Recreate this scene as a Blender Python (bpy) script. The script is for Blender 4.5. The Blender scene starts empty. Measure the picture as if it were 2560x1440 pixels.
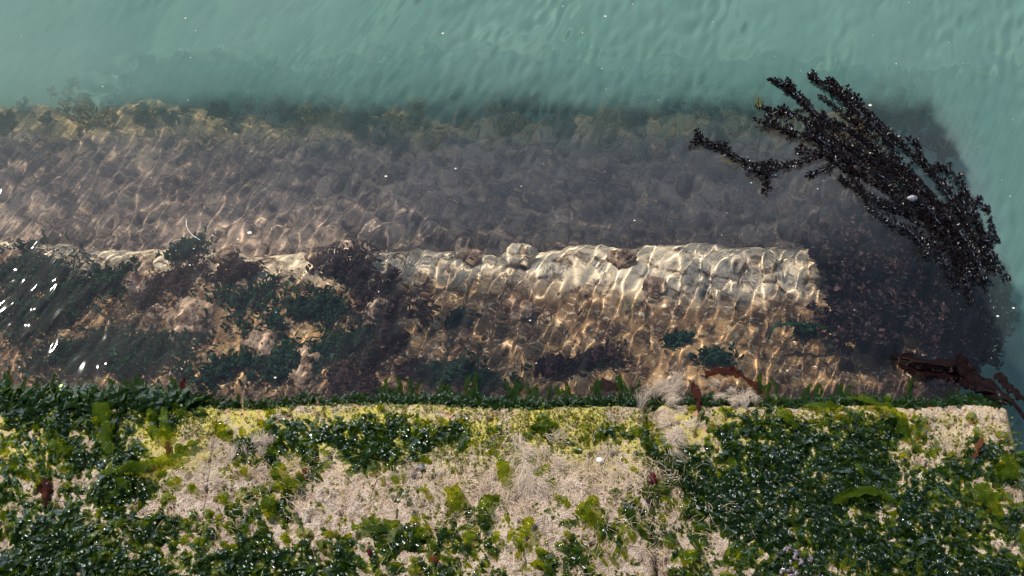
import bpy, math, random
import numpy as np
from mathutils import Vector

R = math.radians
sc = bpy.context.scene
COL = sc.collection

# ---------------------------------------------------------------- camera
CAM = np.array([0.0, -1.0, 2.0])
PITCH = R(58)
FPX = 1280 / math.tan(R(22.25))
cam = bpy.data.objects.new('camera', bpy.data.cameras.new('camera'))
COL.objects.link(cam)
cam.location = CAM
cam.rotation_euler = (R(90) - PITCH, 0, 0)
cam.data.angle = R(44.5)
cam.data.clip_start = 0.02
cam.data.clip_end = 200
sc.camera = cam

# ---------------------------------------------------------------- sky, sun, exposure
SUN_AZ, SUN_EL = R(-42), R(49.5)
world = bpy.data.worlds.new('World')
sc.world = world
world.use_nodes = True
wn = world.node_tree
sky = wn.nodes.new('ShaderNodeTexSky')
sky.sky_type = 'NISHITA'
sky.sun_disc = False
sky.sun_elevation = SUN_EL
sky.sun_rotation = SUN_AZ
sky.dust_density = 0.7
sky.air_density = 1.3
wn.links.new(sky.outputs[0], wn.nodes['Background'].inputs[0])
wn.nodes['Background'].inputs[1].default_value = 0.10
sun = bpy.data.objects.new('sun', bpy.data.lights.new('sun', 'SUN'))
COL.objects.link(sun)
sun.data.energy = 5.0
sun.data.angle = R(0.5)
sun.data.color = (1.0, 0.93, 0.83)
sd = Vector((math.sin(SUN_AZ) * math.cos(SUN_EL), math.cos(SUN_AZ) * math.cos(SUN_EL), math.sin(SUN_EL)))
sun.rotation_euler = sd.to_track_quat('Z', 'Y').to_euler()
sun.data.cycles.is_caustics_light = True          # sunlight is bent by the waves on its way to the steps
sc.view_settings.view_transform = 'Standard'
sc.view_settings.look = 'None'
sc.view_settings.exposure = 0.62
sc.view_settings.gamma = 1
sc.cycles.use_denoising = True
sc.cycles.caustics_refractive = True
sc.cycles.caustics_reflective = False
sc.cycles.transparent_max_bounces = 16
sc.cycles.max_bounces = 8
sc.cycles.sample_clamp_indirect = 6

# ---------------------------------------------------------------- helpers
FW = np.array([0, math.cos(PITCH), -math.sin(PITCH)])
UP = np.array([0, math.sin(PITCH), math.cos(PITCH)])
RT = np.array([1.0, 0, 0])


def at(u, v, z):
    """photo pixel -> point on the level z (bent at the water surface when z is below it)"""
    d = FW + (u - 1280) / FPX * RT + (720 - v) / FPX * UP
    d = d / np.linalg.norm(d)
    if z >= 0:
        return CAM + d * ((z - CAM[2]) / d[2])
    p = CAM + d * (-CAM[2] / d[2])
    h = d[:2] / 1.333
    t = np.array([h[0], h[1], -math.sqrt(1 - h @ h)])
    return p + t * (z / t[2])


def hash2(ix, iy, seed):
    n = (ix.astype(np.int64) * 374761393 + iy.astype(np.int64) * 668265263 + seed * 1442695041) & 0xFFFFFFFF
    n = ((n ^ (n >> 13)) * 1274126177) & 0xFFFFFFFF
    n = (n ^ (n >> 16)) & 0xFFFFFF
    return n / float(0xFFFFFF) * 2 - 1


def vnoise(x, y, seed=0):
    x = np.asarray(x, float); y = np.asarray(y, float)
    ix, iy = np.floor(x), np.floor(y)
    fx, fy = x - ix, y - iy
    fx = fx * fx * fx * (fx * (fx * 6 - 15) + 10); fy = fy * fy * fy * (fy * (fy * 6 - 15) + 10)
    a, b = hash2(ix, iy, seed), hash2(ix + 1, iy, seed)
    c, d = hash2(ix, iy + 1, seed), hash2(ix + 1, iy + 1, seed)
    return (a * (1 - fx) + b * fx) * (1 - fy) + (c * (1 - fx) + d * fx) * fy


def fbm(x, y, freq, octv=4, seed=0, gain=0.5):
    s, a, t = 0, 1.0, 0
    for k in range(octv):
        s = s + a * vnoise(np.asarray(x) * freq + 17.3 * k, np.asarray(y) * freq - 9.1 * k, seed + k)
        t += a; a *= gain; freq *= 2.03
    return s / t


def sstep(a, b, x):
    t = np.clip((x - a) / (b - a), 0, 1)
    return t * t * (3 - 2 * t)


def mk(name, V, F, mat, parent=None, smooth=True):
    V = np.asarray(V, np.float32).reshape(-1, 3)
    F = np.asarray(F, np.int32)
    if parent is not None:
        V = V - np.array(parent.location, np.float32)
    me = bpy.data.meshes.new(name)
    me.vertices.add(len(V)); me.vertices.foreach_set('co', V.ravel())
    k = F.shape[1]
    me.loops.add(F.size); me.loops.foreach_set('vertex_index', F.ravel())
    me.polygons.add(len(F)); me.polygons.foreach_set('loop_start', np.arange(len(F), dtype=np.int32) * k)
    me.polygons.foreach_set('use_smooth', np.full(len(F), smooth))
    me.update(calc_edges=True)
    me.materials.append(mat)
    o = bpy.data.objects.new(name, me)
    COL.objects.link(o)
    if parent is not None:
        o.parent = parent
    o.cycles.is_caustics_receiver = True
    return o


def tag(o, label=None, cat=None, group=None, kind=None):
    if label: o['label'] = label
    if cat: o['category'] = cat
    if group: o['group'] = group
    if kind: o['kind'] = kind
    return o


def empty(name, loc, label, cat, group=None):
    o = bpy.data.objects.new(name, None)
    o.empty_display_size = 0.02
    o.location = [float(q) for q in loc]
    COL.objects.link(o)
    return tag(o, label, cat, group)


def gridfaces(ny, nx, off=0):
    i = np.arange(ny * nx).reshape(ny, nx) + off
    return np.stack([i[:-1, :-1], i[:-1, 1:], i[1:, 1:], i[1:, :-1]], -1).reshape(-1, 4)


def sheetmesh(xs, ys, Z):
    X, Y = np.meshgrid(xs, ys)
    return np.stack([X, Y, Z(X, Y)], -1), gridfaces(len(ys), len(xs))


# ---------------------------------------------------------------- materials
class NT:
    def __init__(self, name):
        self.m = bpy.data.materials.new(name); self.m.use_nodes = True
        self.t = self.m.node_tree; self.t.nodes.clear()
        self.out = self.n('ShaderNodeOutputMaterial')

    def n(self, typ, **kw):
        nd = self.t.nodes.new(typ)
        for k, v in kw.items():
            setattr(nd, k, v)
        return nd

    def set(self, sock, v):
        if isinstance(v, bpy.types.NodeSocket):
            self.t.links.new(v, sock)
        elif isinstance(v, (tuple, list)) and len(v) == 3 and sock.type == 'RGBA':
            sock.default_value = (*v, 1)
        else:
            sock.default_value = v

    def noise(self, scale, detail=4, rough=0.55, vec=None, dist=0.0):
        nd = self.n('ShaderNodeTexNoise')
        nd.inputs['Scale'].default_value = scale; nd.inputs['Detail'].default_value = detail
        nd.inputs['Roughness'].default_value = rough; nd.inputs['Distortion'].default_value = dist
        self.set(nd.inputs['Vector'], vec if vec is not None else self.pos())
        return nd.outputs[0]

    def pos(self):
        if not hasattr(self, '_p'):
            self._p = self.n('ShaderNodeNewGeometry').outputs['Position']
        return self._p

    def xyz(self, k):
        if not hasattr(self, '_s'):
            self._s = self.n('ShaderNodeSeparateXYZ'); self.set(self._s.inputs[0], self.pos())
        return self._s.outputs[k]

    def map(self, v, a, b, c=0.0, d=1.0):
        nd = self.n('ShaderNodeMapRange', interpolation_type='SMOOTHSTEP')
        self.set(nd.inputs[0], v)
        for i, q in zip((1, 2, 3, 4), (a, b, c, d)): nd.inputs[i].default_value = q
        return nd.outputs[0]

    def math(self, op, a, b=0.0):
        nd = self.n('ShaderNodeMath', operation=op)
        self.set(nd.inputs[0], a); self.set(nd.inputs[1], b)
        return nd.outputs[0]

    def mix(self, f, a, b):
        nd = self.n('ShaderNodeMix', data_type='RGBA')
        self.set(nd.inputs[0], f); self.set(nd.inputs[6], a); self.set(nd.inputs[7], b)
        return nd.outputs[2]

    def bump(self, h, dist, strength=1.0):
        nd = self.n('ShaderNodeBump')
        nd.inputs['Strength'].default_value = strength; nd.inputs['Distance'].default_value = dist
        self.set(nd.inputs['Height'], h)
        return nd.outputs[0]

    def shader_mix(self, f, a, b):
        nd = self.n('ShaderNodeMixShader')
        self.set(nd.inputs[0], f); self.set(nd.inputs[1], a); self.set(nd.inputs[2], b)
        return nd.outputs[0]

    def bsdf(self, typ, color, rough=None, normal=None):
        nd = self.n(typ)
        self.set(nd.inputs['Color'], color)
        if rough is not None: nd.inputs['Roughness'].default_value = rough
        if normal is not None: self.set(nd.inputs['Normal'], normal)
        return nd.outputs[0]

    def done(self, sh):
        self.set(self.out.inputs[0], sh)
        return self.m


def film_mat(name, body, body2, thru, clear, rough=0.05, spec=0.18, bscale=300, bdist=0.0008):
    """thin wet seaweed film: part of the light goes straight through it and takes its colour"""
    t = NT(name)
    rnd = t.n('ShaderNodeNewGeometry').outputs['Random Per Island']
    c = t.mix(rnd, body, body2)
    nrm = t.bump(t.noise(bscale, 3, 0.6), bdist)
    d = t.bsdf('ShaderNodeBsdfDiffuse', c, normal=nrm)
    tl = t.bsdf('ShaderNodeBsdfTranslucent', tuple(0.5 * q for q in thru), normal=nrm)
    d = t.shader_mix(0.4, d, tl)
    tr = t.bsdf('ShaderNodeBsdfTransparent', thru)
    if clear: d = t.shader_mix(clear, d, tr)
    if spec == 0:
        return t.done(t.bsdf('ShaderNodeBsdfDiffuse', c, normal=nrm))
    fr = t.n('ShaderNodeFresnel'); fr.inputs[0].default_value = 1.35; t.set(fr.inputs['Normal'], nrm)
    g = t.bsdf('ShaderNodeBsdfGlossy', (1, 1, 1), rough, nrm)
    f = t.math('MULTIPLY', fr.outputs[0], spec)
    return t.done(t.shader_mix(f, d, g))


def bead_mat():
    t = NT('glint_bead')
    fr = t.n('ShaderNodeFresnel'); fr.inputs[0].default_value = 1.6
    return t.done(t.shader_mix(fr.outputs[0], t.bsdf('ShaderNodeBsdfTransparent', (1, 1, 1)), t.bsdf('ShaderNodeBsdfGlossy', (1, 1, 1), 0.18)))


def hair_mat(name, c1, c2):
    t = NT(name)
    rnd = t.n('ShaderNodeNewGeometry').outputs['Random Per Island']
    c = t.mix(rnd, c1, c2)
    return t.done(t.shader_mix(0.35, t.bsdf('ShaderNodeBsdfDiffuse', c), t.bsdf('ShaderNodeBsdfTranslucent', c)))


def wet_mat(name, c1, c2, scale=60, rough=0.2, spec=0.5, bd=0.002, bs=200):
    t = NT(name)
    p = t.n('ShaderNodeBsdfPrincipled')
    t.set(p.inputs['Base Color'], t.mix(t.map(t.noise(scale, 5, 0.6), 0.38, 0.62), c1, c2))
    p.inputs['Roughness'].default_value = rough
    p.inputs['Specular IOR Level'].default_value = spec
    t.set(p.inputs['Normal'], t.bump(t.noise(bs, 5, 0.6), bd))
    return t.done(p.outputs[0])


def stone_upper():
    t = NT('pale_limestone')
    n1 = t.noise(14, 6, 0.6); n2 = t.noise(90, 5, 0.65); n3 = t.noise(420, 3, 0.6)
    c = t.mix(t.map(n1, 0.35, 0.65), (0.36, 0.25, 0.18), (0.68, 0.52, 0.40))
    c = t.mix(t.map(n2, 0.40, 0.62, 0, 0.75), c, (0.76, 0.63, 0.51))
    c = t.mix(t.map(n3, 0.50, 0.36, 0, 0.55), c, (0.12, 0.085, 0.065))
    c = t.mix(t.map(t.noise(38, 5, 0.7), 0.50, 0.66, 0, 0.8), c, (0.16, 0.115, 0.07))
    c = t.mix(t.map(t.noise(9, 5, 0.65), 0.48, 0.62, 0, 0.5), c, (0.24, 0.165, 0.12))
    # yellow-green film growing on the stretch behind the nosing
    band = t.math('MULTIPLY', t.map(t.xyz(1), -0.17, -0.07), t.map(t.xyz(1), 0.0, -0.02))
    gr = t.math('MULTIPLY', band, t.map(t.noise(22, 5, 0.7), 0.42, 0.58))
    gr = t.math('MULTIPLY', gr, t.map(t.xyz(0), 0.55, 0.25, 0.25, 0.9))
    c = t.mix(gr, c, (0.62, 0.52, 0.10))
    # coralline pink spots along the nosing
    pk = t.math('MULTIPLY', t.map(t.noise(60, 4, 0.7), 0.56, 0.66), t.map(t.xyz(1), -0.10, -0.02))
    c = t.mix(pk, c, (0.62, 0.24, 0.24))
    p = t.n('ShaderNodeBsdfPrincipled')
    t.set(p.inputs['Base Color'], c)
    p.inputs['Roughness'].default_value = 0.55
    p.inputs['Specular IOR Level'].default_value = 0.35
    h = t.math('ADD', t.math('MULTIPLY', n2, 1.4), t.math('MULTIPLY', n3, 0.8))
    t.set(p.inputs['Normal'], t.bump(h, 0.012))
    return t.done(p.outputs[0])


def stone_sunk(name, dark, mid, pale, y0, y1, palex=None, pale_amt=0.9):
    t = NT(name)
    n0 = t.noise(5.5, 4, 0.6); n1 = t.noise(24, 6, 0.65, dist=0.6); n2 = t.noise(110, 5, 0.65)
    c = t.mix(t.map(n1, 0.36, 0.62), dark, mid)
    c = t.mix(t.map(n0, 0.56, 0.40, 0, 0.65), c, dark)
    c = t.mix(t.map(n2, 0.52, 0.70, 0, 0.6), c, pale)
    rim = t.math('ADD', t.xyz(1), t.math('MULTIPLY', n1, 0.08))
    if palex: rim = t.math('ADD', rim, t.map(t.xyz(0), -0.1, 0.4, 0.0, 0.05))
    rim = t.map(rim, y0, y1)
    if palex:  # middle step: sunlight on its far rim is painted in as paler stone
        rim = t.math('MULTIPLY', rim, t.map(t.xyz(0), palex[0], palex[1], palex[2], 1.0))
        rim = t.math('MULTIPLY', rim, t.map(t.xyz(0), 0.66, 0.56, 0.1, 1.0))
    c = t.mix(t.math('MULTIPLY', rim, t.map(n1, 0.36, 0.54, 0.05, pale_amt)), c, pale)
    if palex:                                                   # darker brown back of the tread, under the upper step
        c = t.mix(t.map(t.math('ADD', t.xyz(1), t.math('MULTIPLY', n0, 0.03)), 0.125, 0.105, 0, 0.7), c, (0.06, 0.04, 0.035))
    p = t.n('ShaderNodeBsdfPrincipled')
    t.set(p.inputs['Base Color'], c)
    p.inputs['Roughness'].default_value = 0.8
    p.inputs['Specular IOR Level'].default_value = 0.1
    t.set(p.inputs['Normal'], t.bump(t.math('ADD', n1, t.math('MULTIPLY', n2, 0.4)), 0.010))
    return t.done(p.outputs[0])


def water_mat():
    """clear at the steps, then green silt, painted depth haze and sky sheen towards the open lagoon"""
    t = NT('lagoon_water')
    rf = t.n('ShaderNodeBsdfRefraction'); rf.inputs['IOR'].default_value = 1.333; rf.inputs['Roughness'].default_value = 0
    rf.inputs['Color'].default_value = (1.0, 0.985, 0.95, 1)
    scol = t.mix(t.map(t.xyz(1), 0.48, 0.74), (0.185, 0.208, 0.225), t.mix(t.map(t.noise(2.2, 3, 0.5), 0.35, 0.65), (0.088, 0.180, 0.152), (0.106, 0.194, 0.168)))  # grey-blue stretch nearest the steps paints in the sky's sheen on the water
    scol = t.mix(t.map(t.xyz(0), 0.84, 0.98), scol, (0.095, 0.185, 0.158))
    silt = t.bsdf('ShaderNodeBsdfDiffuse', scol)
    off = t.map(t.math('ADD', t.xyz(0), t.math('MULTIPLY', t.noise(7, 3), 0.10)), 0.90, 1.04, 0.0, 0.60)                 # past the end of the stairs it is deep at once
    y = t.math('ADD', t.math('ADD', t.xyz(1), off), t.math('MULTIPLY', t.math('SUBTRACT', t.noise(6, 3, 0.6), 0.5), 0.12))
    cl = t.n('ShaderNodeValToRGB')
    t.set(cl.inputs[0], t.math('MULTIPLY', y, 0.5))
    e = cl.color_ramp.elements
    e[0].position = 0.0; e[0].color = (SILT_HAZE[0],) * 3 + (1,)
    e[1].position = 0.52; e[1].color = (SILT_HAZE[4],) * 3 + (1,)
    for p, q in ((0.15, SILT_HAZE[1]), (0.20, SILT_HAZE[2]), (0.340, SILT_HAZE[3]), (0.366, 0.42), (0.40, 0.52)):
        k = e.new(p); k.color = (q, q, q, 1)
    body = t.shader_mix(cl.outputs[0], rf.outputs[0], silt)
    fr = t.n('ShaderNodeFresnel'); fr.inputs[0].default_value = 1.333
    gl = t.bsdf('ShaderNodeBsdfGlossy', (1, 1, 1), 0.02)
    return t.done(t.shader_mix(fr.outputs[0], body, gl))


SILT_HAZE = (0.010, 0.018, 0.085, 0.14, 0.56)

M = dict(
    stone=stone_upper(),
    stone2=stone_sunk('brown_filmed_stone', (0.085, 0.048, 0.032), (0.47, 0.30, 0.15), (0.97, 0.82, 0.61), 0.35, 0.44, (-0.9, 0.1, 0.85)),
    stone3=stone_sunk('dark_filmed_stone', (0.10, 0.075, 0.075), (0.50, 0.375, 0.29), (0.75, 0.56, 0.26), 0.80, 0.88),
    oyster=wet_mat('encrusted_stone', (0.13, 0.08, 0.06), (0.50, 0.36, 0.26), 45, 0.7, 0.1, 0.006, 120),
    ulva=film_mat('sea_lettuce', (0.003, 0.009, 0.005), (0.010, 0.026, 0.006), (0.40, 0.58, 0.012), 0.42),
    ulva_bright=film_mat('sea_lettuce_bright', (0.03, 0.06, 0.004), (0.08, 0.12, 0.008), (0.60, 0.66, 0.03), 0.55),
    ulva_sunk=film_mat('sea_lettuce_sunk', (0.004, 0.022, 0.018), (0.020, 0.050, 0.028), (0.05, 0.14, 0.08), 0.0, spec=0, bscale=60, bdist=0.001),
    fringe=film_mat('sea_lettuce_fringe', (0.006, 0.018, 0.006), (0.018, 0.042, 0.008), (0.26, 0.40, 0.03), 0.3, spec=0.15),
    turf=film_mat('turf', (0.015, 0.035, 0.002), (0.24, 0.25, 0.015), (0.55, 0.57, 0.05), 0.3, 0.3, 0.3),
    purple=film_mat('purple_weed', (0.024, 0.014, 0.018), (0.060, 0.034, 0.032), (0.10, 0.05, 0.05), 0.0, spec=0, bscale=60, bdist=0.001),
    brown=film_mat('red_brown_weed', (0.03, 0.010, 0.008), (0.06, 0.018, 0.012), (0.20, 0.10, 0.07), 0.35),
    kelp=film_mat('dark_brown_weed', (0.008, 0.004, 0.005), (0.016, 0.007, 0.007), (0.10, 0.06, 0.05), 0.22),
    orange=film_mat('orange_brown_weed', (0.10, 0.04, 0.015), (0.16, 0.065, 0.03), (0.55, 0.28, 0.14), 0.4),
    magenta=film_mat('crimson_weed', (0.04, 0.008, 0.012), (0.07, 0.012, 0.016), (0.40, 0.08, 0.10), 0.35),
    hair=hair_mat('tan_filament', (0.34, 0.25, 0.17), (0.74, 0.59, 0.44)),
    palehair=hair_mat('pale_filament', (0.34, 0.26, 0.19), (0.68, 0.58, 0.48)),
    wrack=film_mat('black_wrack', (0.005, 0.004, 0.006), (0.018, 0.011, 0.012), (0.06, 0.035, 0.03), 0.05, 0.16, 0.6),
    wrack_sunk=film_mat('black_wrack_sunk', (0.014, 0.010, 0.016), (0.11, 0.070, 0.070), (0.06, 0.04, 0.05), 0.0, spec=0),
    goldweed=film_mat('golden_weed', (0.30, 0.22, 0.08), (0.42, 0.32, 0.13), (0.4, 0.3, 0.1), 0.0, spec=0),
    murkweed=film_mat('dark_green_weed', (0.06, 0.075, 0.055), (0.12, 0.12, 0.075), (0.10, 0.14, 0.06), 0.0, spec=0),
    strand=film_mat('olive_strand', (0.10, 0.10, 0.02), (0.16, 0.13, 0.03), (0.4, 0.35, 0.08), 0.2),
    shell=wet_mat('shell', (0.55, 0.46, 0.40), (0.72, 0.66, 0.58), 120, 0.3, 0.5, 0.001),
    greyshell=wet_mat('grey_shell', (0.10, 0.10, 0.11), (0.20, 0.19, 0.20), 120, 0.3, 0.5, 0.001),
    pebble=wet_mat('dark_pebble', (0.04, 0.045, 0.06), (0.09, 0.09, 0.11), 80, 0.3, 0.5, 0.001),
    mussel=wet_mat('mussel', (0.03, 0.022, 0.035), (0.12, 0.09, 0.11), 120, 0.18, 0.6, 0.002, 300),
    bed=wet_mat('green_silt', (0.14, 0.26, 0.215), (0.17, 0.29, 0.245), 4, 0.9, 0.0, 0.01, 8),
    speck=hair_mat('speck', (0.6, 0.55, 0.45), (0.85, 0.82, 0.75)),
    bead=bead_mat(),
    water=water_mat(),
)

# ---------------------------------------------------------------- water and bed
def spaced(lo, hi, step, far_lo, far_hi):
    a = list(np.arange(lo, hi, step))
    q, s = a[-1], step
    while q < far_hi:
        s *= 1.25; q += s; a.append(q)
    b, q, s = [], a[0], step
    while q > far_lo:
        s *= 1.25; q -= s; b.append(q)
    return np.array(b[::-1] + a)


WAVES = []
_r = np.random.default_rng(11)
for k in range(34):
    lam = 0.019 * 1.105 ** k
    th = R(150) + _r.normal() * (0.30 if lam < 0.035 else 0.85 if lam < 0.10 else 0.30)
    slope = 0.030 if lam < 0.035 else 0.029 if lam < 0.08 else 0.012 if lam < 0.15 else 0.012
    WAVES.append((2 * math.pi / lam * math.cos(th), 2 * math.pi / lam * math.sin(th), _r.uniform(0, 6.28), slope * lam / 6.283, lam))


def wave_z(X, Y):
    z = np.zeros_like(X)
    gust = 0.55 + 0.75 * sstep(-0.35, 0.4, fbm(X + 0.5 * Y, Y, 2.6, 2, 31))     # ruffled and smoother patches
    rip = sstep(0.0, 0.35, fbm(X, Y, 3.4, 2, 77))                                # patches of fine parallel ripples
    far = 1.0 + 0.3 * sstep(0.5, 0.9, Y)
    calm = 0.46 + 0.54 * sstep(-0.75, -0.15, X)
    inside = np.where((np.abs(X) < 1.5) & (Y < 1.75), 1.0, 0.0)
    for a, b, p, A, lam in WAVES:
        m = gust * far * calm if lam < 0.12 else 0.5 + 0.5 * calm
        if lam < 0.15: m = m * inside
        z += m * A * np.sin(a * X + b * Y + p)
    a, b = 2 * math.pi / 0.0135 * math.cos(R(152)), 2 * math.pi / 0.0135 * math.sin(R(152))
    wob = 0.9 * fbm(X, Y, 5, 2, 5) * 6
    z += inside * rip * (0.3 + 0.7 * calm) * 0.00014 * np.sin(a * X + b * Y + wob)
    return z


V, F = sheetmesh(spaced(-1.4, 1.4, 0.0035, -9, 9), spaced(-0.04, 1.7, 0.0035, -0.1, 14), wave_z)
water = mk('water', V, F, M['water'])
water.cycles.is_caustics_receiver = False
water.cycles.is_caustics_caster = True
tag(water, 'green murky lagoon water with slanting ripples lapping over the steps', None, None, 'structure')

V, F = sheetmesh(np.linspace(-16, 16, 120), np.linspace(-3, 20, 100), lambda X, Y: -0.95 + 0.05 * fbm(X, Y, 0.8, 3, 3))
tag(mk('seabed', V, F, M['bed']), 'pale green silt bed under the lagoon water', None, None, 'structure')


# ---------------------------------------------------------------- the three stone steps
class Step:
    def __init__(s, yb, ye, z, rad, amp, freq, seed, bottom, xr=0.885):
        s.yb, s.ye, s.z, s.rad, s.amp, s.freq, s.seed, s.bottom, s.xr = yb, ye, z, rad, amp, freq, seed, bottom, xr

    def edge(s, X):                                            # worn nosing line
        return s.ye + getattr(s, 'wob', 0.3) * s.rad * fbm(X, X * 0 + s.seed, 6, 3, s.seed)

    def top(s, X, Y):
        d = np.clip(s.edge(X) - Y, 0, s.rad)
        drop = s.rad - np.sqrt(np.maximum(s.rad ** 2 - (s.rad - d) ** 2, 0))
        dr = np.clip(s.xr - X, 0, s.rad)
        drop2 = s.rad - np.sqrt(np.maximum(s.rad ** 2 - (s.rad - dr) ** 2, 0))
        n = s.amp * (fbm(X, Y, s.freq, 5, s.seed) + 0.5 * fbm(X, Y, s.freq * 0.3, 2, s.seed + 9))
        pits = -s.amp * 1.2 * sstep(0.30, 0.6, fbm(X, Y, s.freq * 2.2, 3, s.seed + 20))
        return s.z - np.maximum(drop, drop2) * 0.9 + n + pits

    def slab(s, x0, x1, dx, parent, mat, r0=0.004, r1=0.004):
        xs = np.arange(x0, x1, dx); xs[-1] = x1
        ys = np.linspace(s.yb, s.ye, int((s.ye - s.yb) / dx))
        X, Y = np.meshgrid(xs, ys)
        E = s.edge(X)
        Y = s.yb + (Y - s.yb) * (E - s.yb) / (s.ye - s.yb)
        Z = s.top(X, Y)
        for xe, r in ((x0, r0), (x1, r1)):                      # worn joints
            d = np.clip(np.abs(X - xe), 0, r); Z = Z - 0.9 * (r - np.sqrt(np.maximum(r * r - (r - d) ** 2, 0)))
        nf = 14
        fx = np.repeat(xs[None], nf, 0)
        t = np.linspace(0, 1, nf + 1)[1:, None]
        fz = Z[-1][None] * (1 - t) + s.bottom * t
        fy = E[-1][None] + 0.5 * s.amp * fbm(fx, fz, s.freq, 4, s.seed + 4) * np.minimum(1, t * 4)
        X = np.vstack([X, fx]); Y = np.vstack([Y, fy]); Z = np.vstack([Z, fz])
        # ends go straight down
        X = np.hstack([X[:, :1], X, X[:, -1:]]); Y = np.hstack([Y[:, :1], Y, Y[:, -1:]])
        Z = np.hstack([np.full_like(Z[:, :1], s.bottom), Z, np.full_like(Z[:, :1], s.bottom)])
        X = np.vstack([X[:1], X]); Y = np.vstack([Y[:1], Y]); Z = np.vstack([np.full_like(Z[:1], s.bottom), Z])
        return mk('slab', np.stack([X, Y, Z], -1), gridfaces(*X.shape), mat, parent)


S1 = Step(-0.75, 0.0, 0.030, 0.030, 0.0065, 34, 101, -0.30)
S2 = Step(-0.02, 0.44, -0.165, 0.080, 0.0065, 24, 202, -0.48, 0.87)
S3 = Step(0.40, 0.90, -0.340, 0.060, 0.016, 13, 303, -1.1, 0.86)
S3.wob = 1.0

e = empty('stone_step', (-0.5, -0.4, -0.30), 'pale upper stone step above the water under green seaweed and tan hair', 'step', 'stone steps going down into the water')
S1.slab(-2.3, -0.5145, 0.003, e, M['stone'], 0.002, 0.002)
S1.slab(-0.514, 0.236, 0.003, e, M['stone'], 0.002, 0.022)
S1.slab(0.240, 0.885, 0.003, e, M['stone'], 0.03, 0.045)
e = empty('stone_step', (-0.5, 0.2, -0.48), 'brown submerged stone step with a bright sunlit far rim, middle of the flight', 'step', 'stone steps going down into the water')
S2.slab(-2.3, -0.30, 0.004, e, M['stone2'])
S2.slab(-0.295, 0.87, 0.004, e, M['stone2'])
e = empty('stone_step', (-0.5, 0.64, -1.1), 'dim lowest stone step, deepest under water, with weed along its far edge', 'step', 'stone steps going down into the water')
S3.slab(-2.3, 0.1255, 0.006, e, M['stone3'], 0.002, 0.002)
S3.slab(0.126, 0.86, 0.006, e, M['stone3'])


# ---------------------------------------------------------------- seaweed builders
def blades(P, ang, L, W, rise, rng, nu=6, nv=3, crink=0.3, tipdrop=0.3, ruf=0.0):
    """many small curved blades: P roots (n,3), ang heading, L length, W width, rise height"""
    n = len(P)
    s = np.linspace(0, 1, nu)[None, :, None]; w = np.linspace(-1, 1, nv)[None, None, :]
    ang = ang[:, None, None]; L = L[:, None, None]; W = W[:, None, None]; rise = rise[:, None, None]
    bend = rng.normal(0, 0.9, (n, 1, 1))
    a = ang + bend * s
    prof = np.sin(np.pi * np.clip(0.12 + 0.80 * s, 0, 1)) ** 0.7
    cx = np.cumsum(np.cos(a) * L / nu, 1); cy = np.cumsum(np.sin(a) * L / nu, 1)
    cz = rise * (np.sin(np.pi * 0.80 * s) - tipdrop * s * s)
    roll = rng.normal(0, 0.40, (n, 1, 1)) + rng.normal(0, 0.5, (n, 1, 1)) * s
    off = w * prof * W * 0.5
    x = cx - np.sin(a) * off * np.cos(roll); y = cy + np.cos(a) * off * np.cos(roll)
    z = cz + off * np.sin(roll) + crink * W * 0.5 * rng.normal(0, 0.5, (n, nu, nv)) * (0.3 + s) + 0.10 * W * (1 - w * w) * rng.choice([-1, 1], (n, 1, 1))
    z = z + ruf * W * np.abs(w) ** 1.4 * np.sin(rng.uniform(9, 22, (n, 1, 1)) * s + rng.uniform(0, 6.28, (n, 1, 1)) + 2.2 * np.sign(w))
    V = np.stack(np.broadcast_arrays(x, y, z), -1) + P[:, None, None, :]
    i = np.arange(nu * nv).reshape(nu, nv)
    f = np.stack([i[:-1, :-1], i[:-1, 1:], i[1:, 1:], i[1:, :-1]], -1).reshape(-1, 4)
    F = (f[None] + (np.arange(n) * nu * nv)[:, None, None]).reshape(-1, 4)
    return V.reshape(-1, 3), F


def smooth_path(P, n):
    P = np.asarray(P, float)
    if len(P) == 2:
        t = np.linspace(0, 1, n)[:, None]; return P[0] * (1 - t) + P[1] * t
    Q = np.vstack([2 * P[0] - P[1], P, 2 * P[-1] - P[-2]])
    out = []
    for t in np.linspace(0, len(P) - 1 - 1e-9, n):
        k = int(t); f = t - k
        a, b, c, d = Q[k:k + 4]
        out.append(0.5 * (2 * b + (c - a) * f + (2 * a - 5 * b + 4 * c - d) * f * f + (3 * b - a - 3 * c + d) * f ** 3))
    return np.array(out)


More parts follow.
